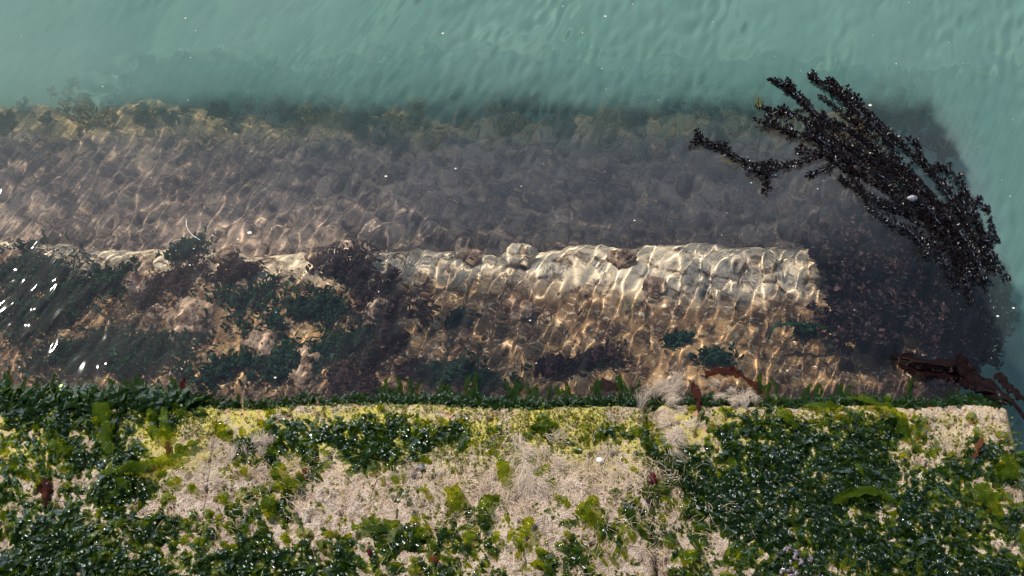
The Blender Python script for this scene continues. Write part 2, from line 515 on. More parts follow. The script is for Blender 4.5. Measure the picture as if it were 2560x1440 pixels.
def ribbon(P, width, seed, ruffle=0.2, freq=9.0, n=None, nv=5, prof=None, tilt=0.0):
    """one wavy blade along the 3-D path P; width is the full width in metres"""
    rng = np.random.default_rng(seed)
    length = np.sum(np.linalg.norm(np.diff(np.asarray(P, float), axis=0), axis=1))
    n = n or max(14, int(length / 0.0022))
    C = smooth_path(P, n)
    T = np.gradient(C, axis=0); T /= np.linalg.norm(T, axis=1)[:, None] + 1e-9
    side = np.cross(T, [0, 0, 1.0]); side /= np.linalg.norm(side, axis=1)[:, None] + 1e-9
    nor = np.cross(side, T)
    s = np.linspace(0, 1, n)
    pr = prof(s) if prof else np.sin(np.pi * np.clip(0.10 + 0.84 * s, 0, 1)) ** 0.6
    pr = pr * (1 + 0.22 * vnoise(s * freq, s * 0 + seed, seed))
    w = np.linspace(-1, 1, nv)
    th = tilt + 0.5 * vnoise(s * 3, s * 0 + seed, seed + 2)
    V = []
    for j, q in enumerate(w):
        edge = 1 + 0.34 * vnoise(s * freq * 1.7, s * 0 + 3.1 * np.sign(q), seed + 5) + 0.18 * vnoise(s * freq * 4.5, s * 0 + 3.1 * np.sign(q), seed + 6)
        o = q * pr * width * 0.5 * edge
        r = ruffle * width * np.abs(q) ** 1.5 * vnoise(s * freq * 1.3 + 5 * q, s * 0 + q, seed + 7) * pr
        V.append(C + side * (o * np.cos(th))[:, None] + nor * (o * np.sin(th) + r + 0.10 * width * (1 - q * q))[:, None])
    V = np.stack(V, 1)
    return V.reshape(-1, 3), gridfaces(n, nv)


def merge(parts):
    Vs, Fs, o = [], [], 0
    for V, F in parts:
        Vs.append(V); Fs.append(np.asarray(F) + o); o += len(V)
    return np.vstack(Vs), np.vstack(Fs)


def sheet(c, rx, ry, seed, lift=0.02, nr=14, na=48, lobes=4, rot=0.0):
    """a broad crumpled frond seen from above"""
    rng = np.random.default_rng(seed)
    a = np.linspace(0, 2 * np.pi, na, endpoint=False)[None]; r = np.linspace(0.02, 1, nr)[:, None]
    out = 1 + 0.25 * np.sin(lobes * a + rng.uniform(0, 6)) + 0.30 * vnoise(np.cos(a) * 1.9 + seed, np.sin(a) * 1.9, seed) + 0.16 * vnoise(np.cos(a) * 5, np.sin(a) * 5 + seed, seed + 1)
    x, y = r * out * rx * np.cos(a), r * out * ry * np.sin(a)
    x, y = x * math.cos(rot) - y * math.sin(rot), x * math.sin(rot) + y * math.cos(rot)
    z = lift * (0.9 * (1 - r ** 2) + 0.6 * r * vnoise(x * 20 + seed, y * 20, seed + 3) + 0.15 * r * vnoise(x * 55, y * 55 + seed, seed + 4))
    V = np.stack([x, y, z], -1) + np.asarray(c)
    i = np.arange(nr * na).reshape(nr, na); j = np.roll(i, -1, 1)
    F = np.stack([i[:-1], j[:-1], j[1:], i[1:]], -1).reshape(-1, 4)
    return V.reshape(-1, 3), F


def strip_hairs(P, ang, L, rise, rng, width=0.0005, nu=7, curl=1.6, swirl=0.0):
    """fine filaments as narrow two-edge strips"""
    n = len(P)
    s = np.linspace(0, 1, nu)[None]
    a = ang[:, None] + rng.normal(0, curl, (n, 1)) * s ** 1.3 + rng.normal(0, curl * 0.5, (n, 1)) * np.sin(5 * s) + swirl * s
    dl = (L / nu)[:, None]
    x = np.cumsum(np.cos(a) * dl, 1); y = np.cumsum(np.sin(a) * dl, 1)
    z = rise[:, None] * np.sin(np.pi * np.clip(0.75 * s, 0, 1)) + 0.0008
    C = np.stack([x, y, z], -1) + P[:, None]
    w = width * (1 - 0.75 * s)
    D = np.stack([-np.sin(a) * w * 0.5, np.cos(a) * w * 0.5, 0 * a], -1)
    V = np.stack([C - D, C + D], 2).reshape(-1, 3)
    i = np.arange(nu * 2).reshape(nu, 2)
    f = np.stack([i[:-1, 0], i[:-1, 1], i[1:, 1], i[1:, 0]], -1)
    F = (f[None] + (np.arange(n) * nu * 2)[:, None, None]).reshape(-1, 4)
    return V, F


def leafy(P, rad, seed, dens=1.0, leaf=0.010, stem=0.0009, n=None):
    """a wrack branch: thin stem thickly set with small pointed leaves"""
    rng = np.random.default_rng(seed)
    P = np.asarray(P, float)
    length = np.sum(np.linalg.norm(np.diff(P, axis=0), axis=1))
    n = max(8, int(length / 0.006)); C = smooth_path(P, n)
    T = np.gradient(C, axis=0); T /= np.linalg.norm(T, axis=1)[:, None]
    m = int(length / 0.00060 * dens)
    t = rng.uniform(0, 1, m) * (n - 1.001); k = t.astype(int); f = (t - k)[:, None]
    c = C[k] * (1 - f) + C[k + 1] * f; tg = T[k]
    side = np.cross(tg, [0, 0, 1.0]); side /= np.linalg.norm(side, axis=1)[:, None]
    nor = np.cross(side, tg)
    ph = rng.uniform(0, 2 * np.pi, m)[:, None]
    out = np.cos(ph) * side + np.sin(ph) * nor * 0.7
    u = t / (n - 1)
    rr = rad * (0.45 + 0.55 * np.minimum(1, u * 4)) * (0.8 + 0.35 * vnoise(u * 14, u * 0 + seed, seed))
    base = c + out * (rng.uniform(0, 0.65, m) * rr)[:, None]
    d = out * rng.uniform(0.4, 1.1, (m, 1)) - tg * rng.uniform(0.2, 1.0, (m, 1)) + rng.normal(0, 0.25, (m, 3))
    d /= np.linalg.norm(d, axis=1)[:, None]
    l = (leaf * rng.uniform(0.6, 1.25, m))[:, None]
    sw = np.cross(d, rng.normal(0, 1, (m, 3)) + np.array([0, 0, 0.8])); sw /= np.linalg.norm(sw, axis=1)[:, None]
    up = np.cross(sw, d)
    v0 = base; v1 = base + d * l * 0.5 + sw * l * 0.30 + up * l * 0.10; v2 = base + d * l; v3 = base + d * l * 0.5 - sw * l * 0.30 + up * l * 0.10
    V = np.stack([v0, v1, v2, v3], 1).reshape(-1, 3)
    F = np.array([[0, 1, 2, 3]]) + (np.arange(m) * 4)[:, None]
    # stem
    k = 5
    a = np.linspace(0, 2 * np.pi, k, endpoint=False)
    s2 = np.cross(T, [0, 0, 1.0]); s2 /= np.linalg.norm(s2, axis=1)[:, None]; n2 = np.cross(s2, T)
    rs = stem * (0.5 + 0.8 * np.linspace(0, 1, n))[:, None, None]
    SV = C[:, None] + rs * (np.cos(a)[None, :, None] * s2[:, None] + np.sin(a)[None, :, None] * n2[:, None])
    i = np.arange(n * k).reshape(n, k); j = np.roll(i, -1, 1)
    SF = np.stack([i[:-1], j[:-1], j[1:], i[1:]], -1).reshape(-1, 4)
    return merge([(V, F), (SV.reshape(-1, 3), SF)])


def lump(c, rx, ry, rz, seed, rough=0.25, nr=22, na=36):
    th = np.linspace(0.02, np.pi * 0.62, nr)[:, None]; a = np.linspace(0, 2 * np.pi, na, endpoint=False)[None]
    nx, ny, nz = np.sin(th) * np.cos(a), np.sin(th) * np.sin(a), np.cos(th) + 0 * a
    d = 1 + rough * (vnoise(nx * 1.7 + nz + seed, ny * 1.7 - nz, seed) + 0.5 * vnoise(nx * 4 + nz * 2, ny * 4 + seed, seed + 1) + 0.25 * vnoise(nx * 9, ny * 9 + nz * 5 + seed, seed + 2))
    V = np.stack([nx * rx * d, ny * ry * d, nz * rz * d], -1) + np.asarray(c)
    i = np.arange(nr * na).reshape(nr, na); j = np.roll(i, -1, 1)
    return V.reshape(-1, 3), np.stack([i[:-1], j[:-1], j[1:], i[1:]], -1).reshape(-1, 4)


def g1(u, v, lift=0.0):
    p = at(u, v, 0.030)
    p[2] = float(S1.top(p[:1], p[1:2])[0]) + lift
    return p


# ---------------------------------------------------------------- seaweed carpet on the upper step
GREEN = """9999999621222222221111112225777222221000
6666221211888888885443384135777777775222
6688811117777777764222622456888888855555
4778832333444488322221233568888888888888
5557742222322221222322122369999999977755
6577744444433223233222223359999999977564
6666655556633323344423332249999995555577
7777776555344222223312444445999999677777
8888888555777777663334444433588888888888
9999886688877663333444444455355888888888
9999995888888855444555555555577744888888
9999995888888855444555555555577755888888"""
GREEN = np.array([[int(q) for q in r.ljust(40, r[-1])[:40]] for r in GREEN.split('\n')], float)


def pix(P):
    d = P - CAM
    k = d @ FW
    return 1280 + FPX * (d @ RT) / k, 720 - FPX * (d @ UP) / k


def lookup(MAP, u, v):
    c = np.clip(u / 64 - 0.5, 0, 38.999); r = np.clip((v - 1000) / 40 - 0.5, 0, len(MAP) - 1.001)
    ci, ri = c.astype(int), r.astype(int); fc, fr = c - ci, r - ri
    return (MAP[ri, ci] * (1 - fc) + MAP[ri, ci + 1] * fc) * (1 - fr) + (MAP[ri + 1, ci] * (1 - fc) + MAP[ri + 1, ci + 1] * fc) * fr


def scatter(n, rng, x0=-1.5, x1=0.885, y0=-0.55, y1=-0.004):
    X, Y = rng.uniform(x0, x1, n), rng.uniform(y0, y1, n)
    Z = S1.top(X, Y)
    P = np.stack([X, Y, Z], -1)
    return P, *pix(P)


rng = np.random.default_rng(7)
carpet = []
for cnt, (l0, l1), (w0, w1), rs, thr, nn in ((26000, (0.018, 0.055), (0.006, 0.017), 0.010, 0.62, (12, 5)),
                                             (30000, (0.010, 0.024), (0.004, 0.010), 0.008, 0.56, (8, 4)),
                                             (60000, (0.003, 0.010), (0.002, 0.005), 0.004, 0.50, (4, 3))):
    P, u, v = scatter(cnt, rng)
    den = lookup(GREEN, np.clip(u, 0, 2559), v) / 9.0
    q = 0.92 * den + 0.42 * fbm(P[:, 0], P[:, 1], 17, 3, 40) + 0.55 * fbm(P[:, 0], P[:, 1], 52, 3, 41)
    keep = q + 0.06 * rng.normal(size=cnt) > thr
    P, den, q = P[keep], den[keep], q[keep]
    keep = rng.uniform(0, 1, len(P)) < (0.16 + 0.55 * den ** 2 if nn[0] > 4 else 0.5)
    P, den, q = P[keep], den[keep], q[keep]
    n = len(P)
    ang = R(-92) + 1.5 * fbm(P[:, 0], P[:, 1], 9, 2, 43) + rng.normal(0, 0.55, n)
    carpet.append(blades(P - [0, 0, 0.001], ang, rng.uniform(l0, l1, n), rng.uniform(w0, w1, n), rng.uniform(0.2, 1, n) * rs, rng, nn[0], nn[1], 0.07, 0.35, 0.20))
V, F = merge(carpet)
carpet_V = V
tag(mk('sea_lettuce', V, F, M['ulva']), 'dark wet sea lettuce carpet covering the upper stone step', 'seaweed', None, 'stuff')
# clear beads added on the weed to make its sun glints
k = rng.integers(0, len(carpet_V), 95000)
P = carpet_V[k]
h = P[:, 2] - S1.top(P[:, 0], P[:, 1])
keep = (h > 0.0045) & (P[:, 1] > -0.5) & (P[:, 1] < 0.004) & (np.abs(P[:, 0]) < 1.3) & (rng.uniform(0, 1, len(P)) < 0.55)
P = P[keep]; n = len(P)
th = np.linspace(0.05, np.pi - 0.05, 6)[:, None]; ph = np.linspace(0, 2 * np.pi, 8, endpoint=False)[None]
B = np.stack([np.sin(th) * np.cos(ph), np.sin(th) * np.sin(ph), np.cos(th) + 0 * ph], -1).reshape(-1, 3)
i = np.arange(48).reshape(6, 8); j = np.roll(i, -1, 1)
f = np.stack([i[:-1], i[1:], j[1:], j[:-1]], -1).reshape(-1, 4)
rad = np.clip(rng.lognormal(-0.1, 0.5, n), 0.4, 2.0) * 0.0018
V = (P + [0, 0, 0.0003])[:, None] + B[None] * rad[:, None, None] * np.array([1, 1, 0.38])
F = (f[None] + (np.arange(n) * 48)[:, None, None]).reshape(-1, 4)
tag(mk('glint_beads', V, F, M['bead']), 'clear beads added for the glints all over the dark wet weed', 'droplets', None, 'stuff')

P, u, v = scatter(14000, rng)
den = lookup(GREEN, np.clip(u, 0, 2559), v) / 9.0
q = 0.92 * den + 0.42 * fbm(P[:, 0], P[:, 1], 17, 3, 40) + 0.55 * fbm(P[:, 0], P[:, 1], 52, 3, 41)
keep = (q > 0.42) & (q < 0.72) & (rng.uniform(0, 1, len(P)) < 0.30)
P = P[keep]; n = len(P)
V, F = blades(P + [0, 0, 0.001], R(-85) + rng.normal(0, 1.4, n), rng.uniform(0.012, 0.032, n), rng.uniform(0.006, 0.016, n), rng.uniform(0.002, 0.010, n), rng, 10, 5, 0.10, 0.3, 0.2)
tag(mk('bright_sea_lettuce', V, F, M['ulva_bright']), 'thin yellow green sea lettuce edging the dark carpet', 'seaweed', None, 'stuff')

# short yellow-green turf behind the nosing
TURF = [(370, 1050, 120, 45, 1), (900, 1018, 420, 14, .75), (1260, 1095, 330, 55, 1), (1500, 1060, 150, 45, .8), (2050, 1040, 190, 30, .9), (2380, 1100, 160, 45, .6),
        (500, 1045, 70, 50, .7), (100, 1040, 120, 30, .6), (1050, 1140, 200, 30, .6), (1350, 1030, 240, 25, .5), (650, 1130, 120, 40, .4)]
P, u, v = scatter(110000, rng)
tv = sum(k * np.exp(-(((u - a) / c) ** 2 + ((v - b) / d) ** 2) ** 1.5) for a, b, c, d, k in TURF)
keep = (tv * 0.9 + 0.45 * fbm(P[:, 0], P[:, 1], 45, 3, 60) + 0.15 * rng.normal(size=len(P)) + 0.05) > 0.50
P = P[keep]; n = len(P)
V, F = blades(P, rng.uniform(0, 6.28, n), rng.uniform(0.003, 0.009, n), rng.uniform(0.0012, 0.0032, n), rng.uniform(0.001, 0.005, n), rng, 4, 2)
tag(mk('green_turf', V, F, M['turf']), 'short yellow green algal turf on the sunlit stone behind the nosing', 'algae', None, 'stuff')

# small green crumbs everywhere on the bare stone
P, u, v = scatter(16000, rng)
keep = fbm(P[:, 0], P[:, 1], 30, 3, 66) + 0.25 * rng.normal(size=len(P)) > 0.12
P = P[keep]; n = len(P)
V, F = blades(P, rng.uniform(0, 6.28, n), rng.uniform(0.004, 0.010, n), rng.uniform(0.002, 0.006, n), rng.uniform(0.001, 0.005, n), rng, 4, 3)
tag(mk('sprouting_algae', V, F, M['ulva_bright']), 'tiny green sprouts scattered over the bare pale stone', 'algae', None, 'stuff')

# tan hair matted over the bare stone
HAIR = [(1300, 1180, 420, 55, 1), (850, 1190, 260, 60, .9), (1000, 1260, 400, 70, .7), (1450, 1260, 350, 80, .7), (720, 1150, 140, 50, .8), (1560, 1180, 160, 70, .8),
        (300, 1120, 120, 60, .35), (150, 1300, 220, 120, .3), (1650, 1340, 200, 100, .5), (1300, 1390, 500, 60, .5), (500, 1250, 250, 120, .35), (2100, 1250, 300, 80, .3), (2540, 1180, 60, 120, .5),
        (30, 1060, 60, 60, .5)]
P, u, v = scatter(46000, rng)
hv = sum(k * np.exp(-(((u - a) / c) ** 2 + ((v - b) / d) ** 2) ** 1.5) for a, b, c, d, k in HAIR)
keep = hv + 0.75 * fbm(P[:, 0], P[:, 1], 26, 3, 70) + 0.2 * rng.normal(size=len(P)) > 0.90
P = P[keep]; n = len(P)
ang = R(-95) + 2.6 * fbm(P[:, 0], P[:, 1], 26, 2, 71) + rng.normal(0, 0.18, n)
V, F = strip_hairs(P, ang, rng.uniform(0.012, 0.040, n), rng.exponential(0.005, n) + 0.001, rng, 0.0006, curl=0.8)
tag(mk('tan_filament_algae', V, F, M['hair']), 'matted tan hair like algae combed over the bare upper step', 'algae', None, 'stuff')

# dark ragged skirt right under the nosing, at the waterline
n = 4200
X = rng.uniform(-1.5, 0.88, n)
uu = 1280 + FPX * X / 2.2
wgt = np.interp(uu, [0, 470, 500, 900, 950, 1600, 1700, 1900, 2000, 2450, 2560], [1, 1, .35, .35, .9, .9, .7, .8, .6, .5, .2])
X = X[rng.uniform(0, 1, n) < wgt]; n = len(X)
lf = sstep(-0.50, -0.60, X)                                     # the thick dark mass at the left reaches over the nosing
yy = S1.edge(X) - rng.uniform(-0.004, 0.010, n) - lf * rng.uniform(0, 0.026, n)
P = np.stack([X, yy, np.where(yy < -0.004, S1.top(X, yy), rng.uniform(-0.006, 0.018, n))], -1)
V, F = blades(P, R(90) + rng.normal(0, 0.7, n), rng.uniform(0.010, 0.026, n) * (1 + 0.9 * lf), rng.uniform(0.004, 0.010, n) * (1 + 0.4 * lf), rng.uniform(-0.002, 0.006, n) + 0.005 * lf, rng, 8, 4, 0.1, 0.3, 0.25)
tag(mk('waterline_fringe', V, F, M['fringe']), 'short dark green weed skirting the nosing at the waterline', 'seaweed', None, 'stuff')

# ---------------------------------------------------------------- ribbon tufts floating off the nosing
TUFTS = [  # px u, top v, blades, spread px, label
    (28, 925, 6, 40, 'large curling green frond tuft at the waterline, leftmost along the nosing'),
    (100, 935, 7, 45, 'broad lobed green tuft at the waterline, second from the left'),
    (165, 950, 4, 30, 'tuft with one slim slanting blade, third from the left at the waterline'),
    (225, 955, 6, 40, 'low bushy green tuft at the waterline, fourth from the left'),
    (300, 945, 5, 35, 'upright dark tuft at the waterline just left of the forked one'),
    (345, 935, 5, 30, 'dark forked tuft at the waterline above the hanging curtain frond'),
    (440, 940, 5, 35, 'tuft with long thin arching blade beside a small red weed'),
    (985, 938, 4, 30, 'pair of slim upright blades over purple sunken weed, first right of the bare nosing'),
    (1020, 945, 4, 26, 'short upright tuft just right of the slim pair of blades'),
    (1100, 955, 6, 36, 'spiky green tuft before the sunken blue green sheet'),
    (1200, 930, 6, 34, 'tallest narrow tuft near the middle of the nosing'),
    (1275, 945, 5, 34, 'leaning tuft just right of the tallest middle tuft'),
    (1345, 955, 5, 34, 'low green tuft in front of the straight brown ledge strip'),
    (1420, 958, 5, 34, 'small tuft midway between the middle and the pale hairy clump'),
    (1490, 945, 5, 30, 'tuft with a single stout upright blade beside sunken red weed'),
    (1560, 935, 5, 40, 'tuft with a long blade slanting left, next left of pale hairy clump'),
    (1915, 930, 4, 36, 'bright curved broad blade tuft right of the brown ribbon weed'),
    (2030, 955, 6, 34, 'fan of green ribbons left of the forked ribbon tuft, right slab'),
    (2105, 958, 6, 30, 'forked ribbon tuft standing clear over brown stone, right slab'),
    (2275, 945, 2, 10, 'single club shaped green blade standing alone at the waterline'),
    (2390, 975, 5, 40, 'feathery small tuft below the dark red kelp blade'),
]
for k, (u0, v0, nb, sp, lab) in enumerate(TUFTS):
    r = np.random.default_rng(500 + k)
    b0 = g1(u0, 1002)
    b0[1] = -0.004; b0[2] = 0.012
    t = empty('frond_tuft', b0, lab, 'seaweed', 'green frond tufts along the waterline')
    for j in range(nb):
        ub = u0 + r.uniform(-sp, sp) * 0.7
        top = 1000 - (1000 - v0) * (1.0 if j == 0 else r.uniform(0.45, 1.0))
        ut = ub + r.normal(0, 14)
        p0 = at(ub, 1003, 0.014); p0[1] = min(p0[1], 0.0)
        p1 = at((ub + ut) / 2 + r.normal(0, 7), 1000 - (1000 - top) * 0.5, 0.012)
        p2 = at(ut, top, 0.004)
        V, F = ribbon([p0, p1, p2], r.uniform(0.006, 0.013), 900 + k * 20 + j, 0.3, 5, prof=lambda s: (0.45 + 0.55 * s) * np.sqrt(np.clip(1.02 - s ** 6, 0, 1)))
        mk('frond', V, F, M['fringe'], t)


# ---------------------------------------------------------------- single fronds lying on the upper step
def frond(path, wpx, label, mat='ulva_bright', lift=0.010, seed=0, name='sea_lettuce_frond', cat='seaweed', group=None, ruffle=0.42):
    pts = [g1(a, b, 0.003 + lift * math.sin(math.pi * min(1, 0.25 + 0.6 * i / (len(path) - 1)))) for i, (a, b) in enumerate(path)]
    V, F = ribbon(pts, wpx / FPX * 2.2, seed, ruffle, 5)
    base = pts[-1]
    o = mk(name, V - base, F, M[mat])
    o.location = [float(q) for q in base]
    return tag(o, label, cat, group)


FR = 'single sea lettuce fronds lying on the upper step'
for k, (path, w, lab) in enumerate([
    ([(415, 1025), (412, 1055), (420, 1085), (425, 1105)], 24, 'narrow upright yellow green frond on bare stone above the rusty red blade'),
    ([(375, 1075), (395, 1092), (420, 1095)], 34, 'round lobed yellow green frond to the left on bare stone beside narrow upright frond'),
    ([(372, 1030), (385, 1045), (392, 1060)], 24, 'small leaf shaped frond just under the dark waterline mass'),
    ([(500, 1110), (460, 1125), (430, 1140)], 26, 'dark green wing shaped frond right of the rusty red blade'),
    ([(258, 1190), (310, 1185), (360, 1170), (410, 1155), (470, 1140)], 30, 'long horizontal lanceolate frond sweeping across bare stone'),
    ([(330, 1235), (315, 1220), (295, 1205)], 24, 'short yellow green frond under the long lanceolate one'),
    ([(240, 1015), (262, 1050), (268, 1090), (276, 1140)], 44, 'hanging curtain of olive fronds below the left waterline mass'),
    ([(130, 1110), (160, 1125), (190, 1130)], 36, 'broad green frond edging the bare patch at far left'),
    ([(548, 1060), (556, 1085), (578, 1105)], 32, 'pointed green leaf frond against the pink edged stone joint'),
    ([(710, 1165), (695, 1185), (680, 1195)], 36, 'rounded yellow green frond among tan hair left of centre'),
    ([(748, 1215), (720, 1212), (690, 1222)], 34, 'horizontal yellow green frond under the rounded one, among tan hair'),
    ([(682, 1245), (676, 1275), (672, 1300)], 36, 'vertical oblong olive frond with a curled top left of centre'),
    ([(610, 1175), (612, 1185), (616, 1195)], 22, 'small oval green frond alone in the pale tan hair'),
    ([(1140, 1222), (1136, 1250), (1138, 1280)], 50, 'bright three lobed frond alone on tan hair near the centre'),
    ([(1250, 1245), (1215, 1262), (1195, 1275)], 34, 'notched dark green frond right of the bright three lobed one'),
    ([(1205, 1280), (1210, 1305), (1205, 1330)], 34, 'dark rounded frond hanging below the notched one'),
    ([(1328, 1300), (1312, 1335), (1292, 1370)], 28, 'slim oblong olive frond lying diagonally on tan hair'),
    ([(1490, 1250), (1470, 1275), (1455, 1285), (1485, 1305), (1505, 1318)], 34, 'twisted bright frond with a raised hook right of centre'),
    ([(1250, 1155), (1262, 1180), (1250, 1210)], 34, 'bright and dark folded frond under the turf edge near the centre'),
    ([(1040, 1350), (1060, 1330), (1070, 1315)], 30, 'curved olive frond in the lower middle, left of slim diagonal one'),
    ([(1190, 1335), (1172, 1348), (1165, 1365)], 26, 'small folded olive frond between curved frond and slim diagonal frond'),
    ([(1245, 1335), (1238, 1350), (1232, 1362)], 20, 'tiny pointed olive frond just left of the slim diagonal one'),
    ([(880, 1325), (920, 1318), (960, 1325), (1000, 1310)], 36, 'long ruffled dark green frond bed in the lower left middle'),
    ([(2120, 985), (2175, 1010), (2215, 1030), (2250, 1060), (2270, 1100)], 30, 'long yellow green ribbon arching over the white nosing at the right'),
    ([(2520, 1145), (2515, 1180), (2505, 1215)], 50, 'broad translucent green frond near the right edge by bare stone'),
    ([(2430, 1225), (2470, 1260), (2500, 1300)], 44, 'bright olive frond sloping below the broad translucent one at right'),
    ([(2080, 1262), (2130, 1240), (2190, 1235), (2240, 1260)], 26, 'thin arching olive frond over the pale stone window at right'),
    ([(2010, 1010), (2060, 1022), (2120, 1024)], 22, 'sunlit yellow frond lying along the right slab nosing'),
    ([(1945, 1020), (1965, 1045), (1990, 1075)], 28, 'yellow green frond drooping down the corner of the right slab'),
    ([(1740, 1390), (1715, 1400), (1700, 1410)], 34, 'bright olive leaf frond at the lower edge right of centre'),
    ([(930, 1120), (915, 1145), (905, 1165)], 44, 'smooth dark green frond tongue hanging below the left turf band'),
]):
    frond(path, w, lab, 'ulva_bright' if k not in (3, 14, 15, 22, 30) else 'ulva', 0.012, 40 + k, group=FR)

for k, (path, w, mat, lab, cat) in enumerate([
    ([(115, 1200), (120, 1235), (118, 1270)], 40, 'brown', 'rust red pointed blade standing among green weed at far left', 'seaweed'),
    ([(422, 1108), (422, 1125), (420, 1140)], 20, 'orange', 'rusty red stub at the foot of the narrow upright frond', 'seaweed'),
    ([(765, 1172), (763, 1188), (768, 1200)], 20, 'orange', 'orange brown pointed blade alone in tan hair left of centre', 'seaweed'),
    ([(1633, 1185), (1632, 1205), (1637, 1225)], 24, 'magenta', 'crimson red weed scrap left of the dark right hand carpet', 'seaweed'),
    ([(1080, 1392), (1086, 1402), (1090, 1412)], 22, 'orange', 'orange weed scrap in the lower middle near the curved frond', 'seaweed'),
    ([(2452, 1100), (2440, 1125), (2430, 1150)], 22, 'orange', 'orange brown weed streak under the white nosing at the right end', 'seaweed'),
    ([(920, 1375), (925, 1385), (930, 1395)], 20, 'magenta', 'dark red weed scrap low in the green weed left of centre', 'seaweed'),
    ([(455, 935), (450, 955), (455, 975)], 16, 'magenta', 'small red weed at the waterline beside the long thin arching blade', 'seaweed'),
    ([(1735, 945), (1742, 970), (1748, 1005), (1745, 1035)], 26, 'brown', 'dark brown blade hanging at the slab joint between two pale hairy clumps', 'seaweed'),
]):
    frond(path, w * .75, lab, mat, 0.006, 140 + k, 'red_weed', cat, ruffle=0.45)

# brown ribbon and dark kelp blade at the waterline
def long_blade(name, pts, wpx, mat, lab, seed, ruffle=0.35):
    W = [at(a, b, z) for a, b, z in pts]
    V, F = ribbon(W, wpx / FPX * 2.25, seed, ruffle, 9, nv=7, tilt=0.3)
    o = mk(name, V - W[-1], F, M[mat]); o.location = [float(q) for q in W[-1]]
    return tag(o, lab, 'seaweed')


long_blade('brown_ribbon_weed', [(1762, 935, .004), (1810, 928, .006), (1845, 938, .006), (1880, 960, .012), (1900, 985, .02)], 30, 'brown', 'red brown ribbon weed floating between the pale clumps and the right slab', 61)
long_blade('red_weed', [(1475, 972, -.03), (1520, 962, -.03), (1565, 978, -.02)], 40, 'brown', 'sunken dark red weed sheet behind the tufts left of the pale clump', 62)
e = empty('dark_kelp', at(2555, 1040, 0.03), 'dark red brown kelp blade bending over the right end of the nosing', 'seaweed')
for pts, w, s in (([(2228, 888, .003), (2290, 900, .005), (2350, 908, .006), (2395, 912, .010), (2440, 950, .014), (2490, 975, .02), (2530, 1005, .03), (2565, 1050, .035)], 50, 63),
                  ([(2240, 910, .0), (2290, 925, .003), (2340, 935, .004), (2400, 940, .008), (2450, 962, .014)], 30, 64),
                  ([(2398, 886, .012), (2410, 915, .014), (2430, 945, .012)], 36, 65),
                  ([(2490, 935, .01), (2515, 965, .016), (2545, 985, .022), (2575, 1020, .03)], 36, 66),
                  ([(2400, 950, .01), (2460, 975, .016), (2520, 1010, .028)], 40, 67)):
    V, F = ribbon([at(*q) for q in pts], w / FPX * 2.25, s, 0.4, 8, nv=7, tilt=0.3)
    mk('blade', V, F, M['kelp'], e)

# ---------------------------------------------------------------- pale hairy clumps at the slab joint
def hairy(u0, v0, rpx, count, lab, seed, mean, spread, length, rise=0.03):
    r = np.random.default_rng(seed)
    c = g1(u0, v0) if v0 > 1000 else at(u0, v0, 0.02)
    n = count
    rad = rpx / FPX * 2.2
    ncl = max(6, count // 60)
    cl = c[:2] + r.normal(0, rad * 0.55, (ncl, 2)); ca = mean + r.normal(0, spread, ncl); cu = r.normal(0, 1.3, ncl); cL = r.uniform(0.5, 1.25, ncl)
    k = r.integers(0, ncl, n)
    P = np.zeros((n, 3)); P[:, :2] = cl[k] + r.normal(0, rad * 0.09, (n, 2))
    P[:, 2] = np.where(P[:, 1] < -0.002, S1.top(P[:, 0], P[:, 1]), 0.012)
    V, F = strip_hairs(P - c, ca[k] + r.normal(0, 0.32, n), r.uniform(0.4, 1.15, n) * cL[k] * length, r.uniform(0.3, 1, n) * rise, r, 0.00055, 9, 0.5, cu[k][:, None])
    o = mk('hairy_tuft', V, F, M['palehair']); o.location = [float(q) for q in c]
    return tag(o, lab, 'algae', 'pale hairy algae clumps at the slab joint')


hairy(1655, 990, 40, 900, 'biggest bushy pale hairy clump standing up over the water at the slab joint', 1, R(75), 1.0, 0.034, 0.03)
hairy(1680, 1065, 28, 500, 'pale hair streaming down the joint below the biggest bushy clump', 2, R(-85), 0.35, 0.045, 0.010)
hairy(1810, 1000, 20, 450, 'small pale shaving brush clump between brown blade and right slab', 3, R(95), 0.4, 0.020, 0.015)
hairy(1870, 1015, 30, 500, 'pale combed hair clump against the corner of the right slab', 4, R(120), 0.5, 0.028, 0.012)
hairy(1340, 1140, 70, 1100, 'long pale hair hanging straight down below the yellow turf near centre', 5, R(-88), 0.25, 0.045, 0.010)
hairy(640, 1150, 45, 600, 'pale hair spraying out beside the pink edged stone joint', 6, R(95), 0.6, 0.030, 0.012)

# ---------------------------------------------------------------- small hard things on the upper step
def small(name, u0, v0, sx, sy, sz, mat, lab, cat, seed, rot=0.0):
    c = g1(u0, v0)
    V, F = lump((0, 0, 0), sx, sy, sz, seed, 0.18)
    o = mk(name, V, F, M[mat]); o.location = [float(q) for q in c]; o.rotation_euler = (0, 0, rot)
    return tag(o, lab, cat)


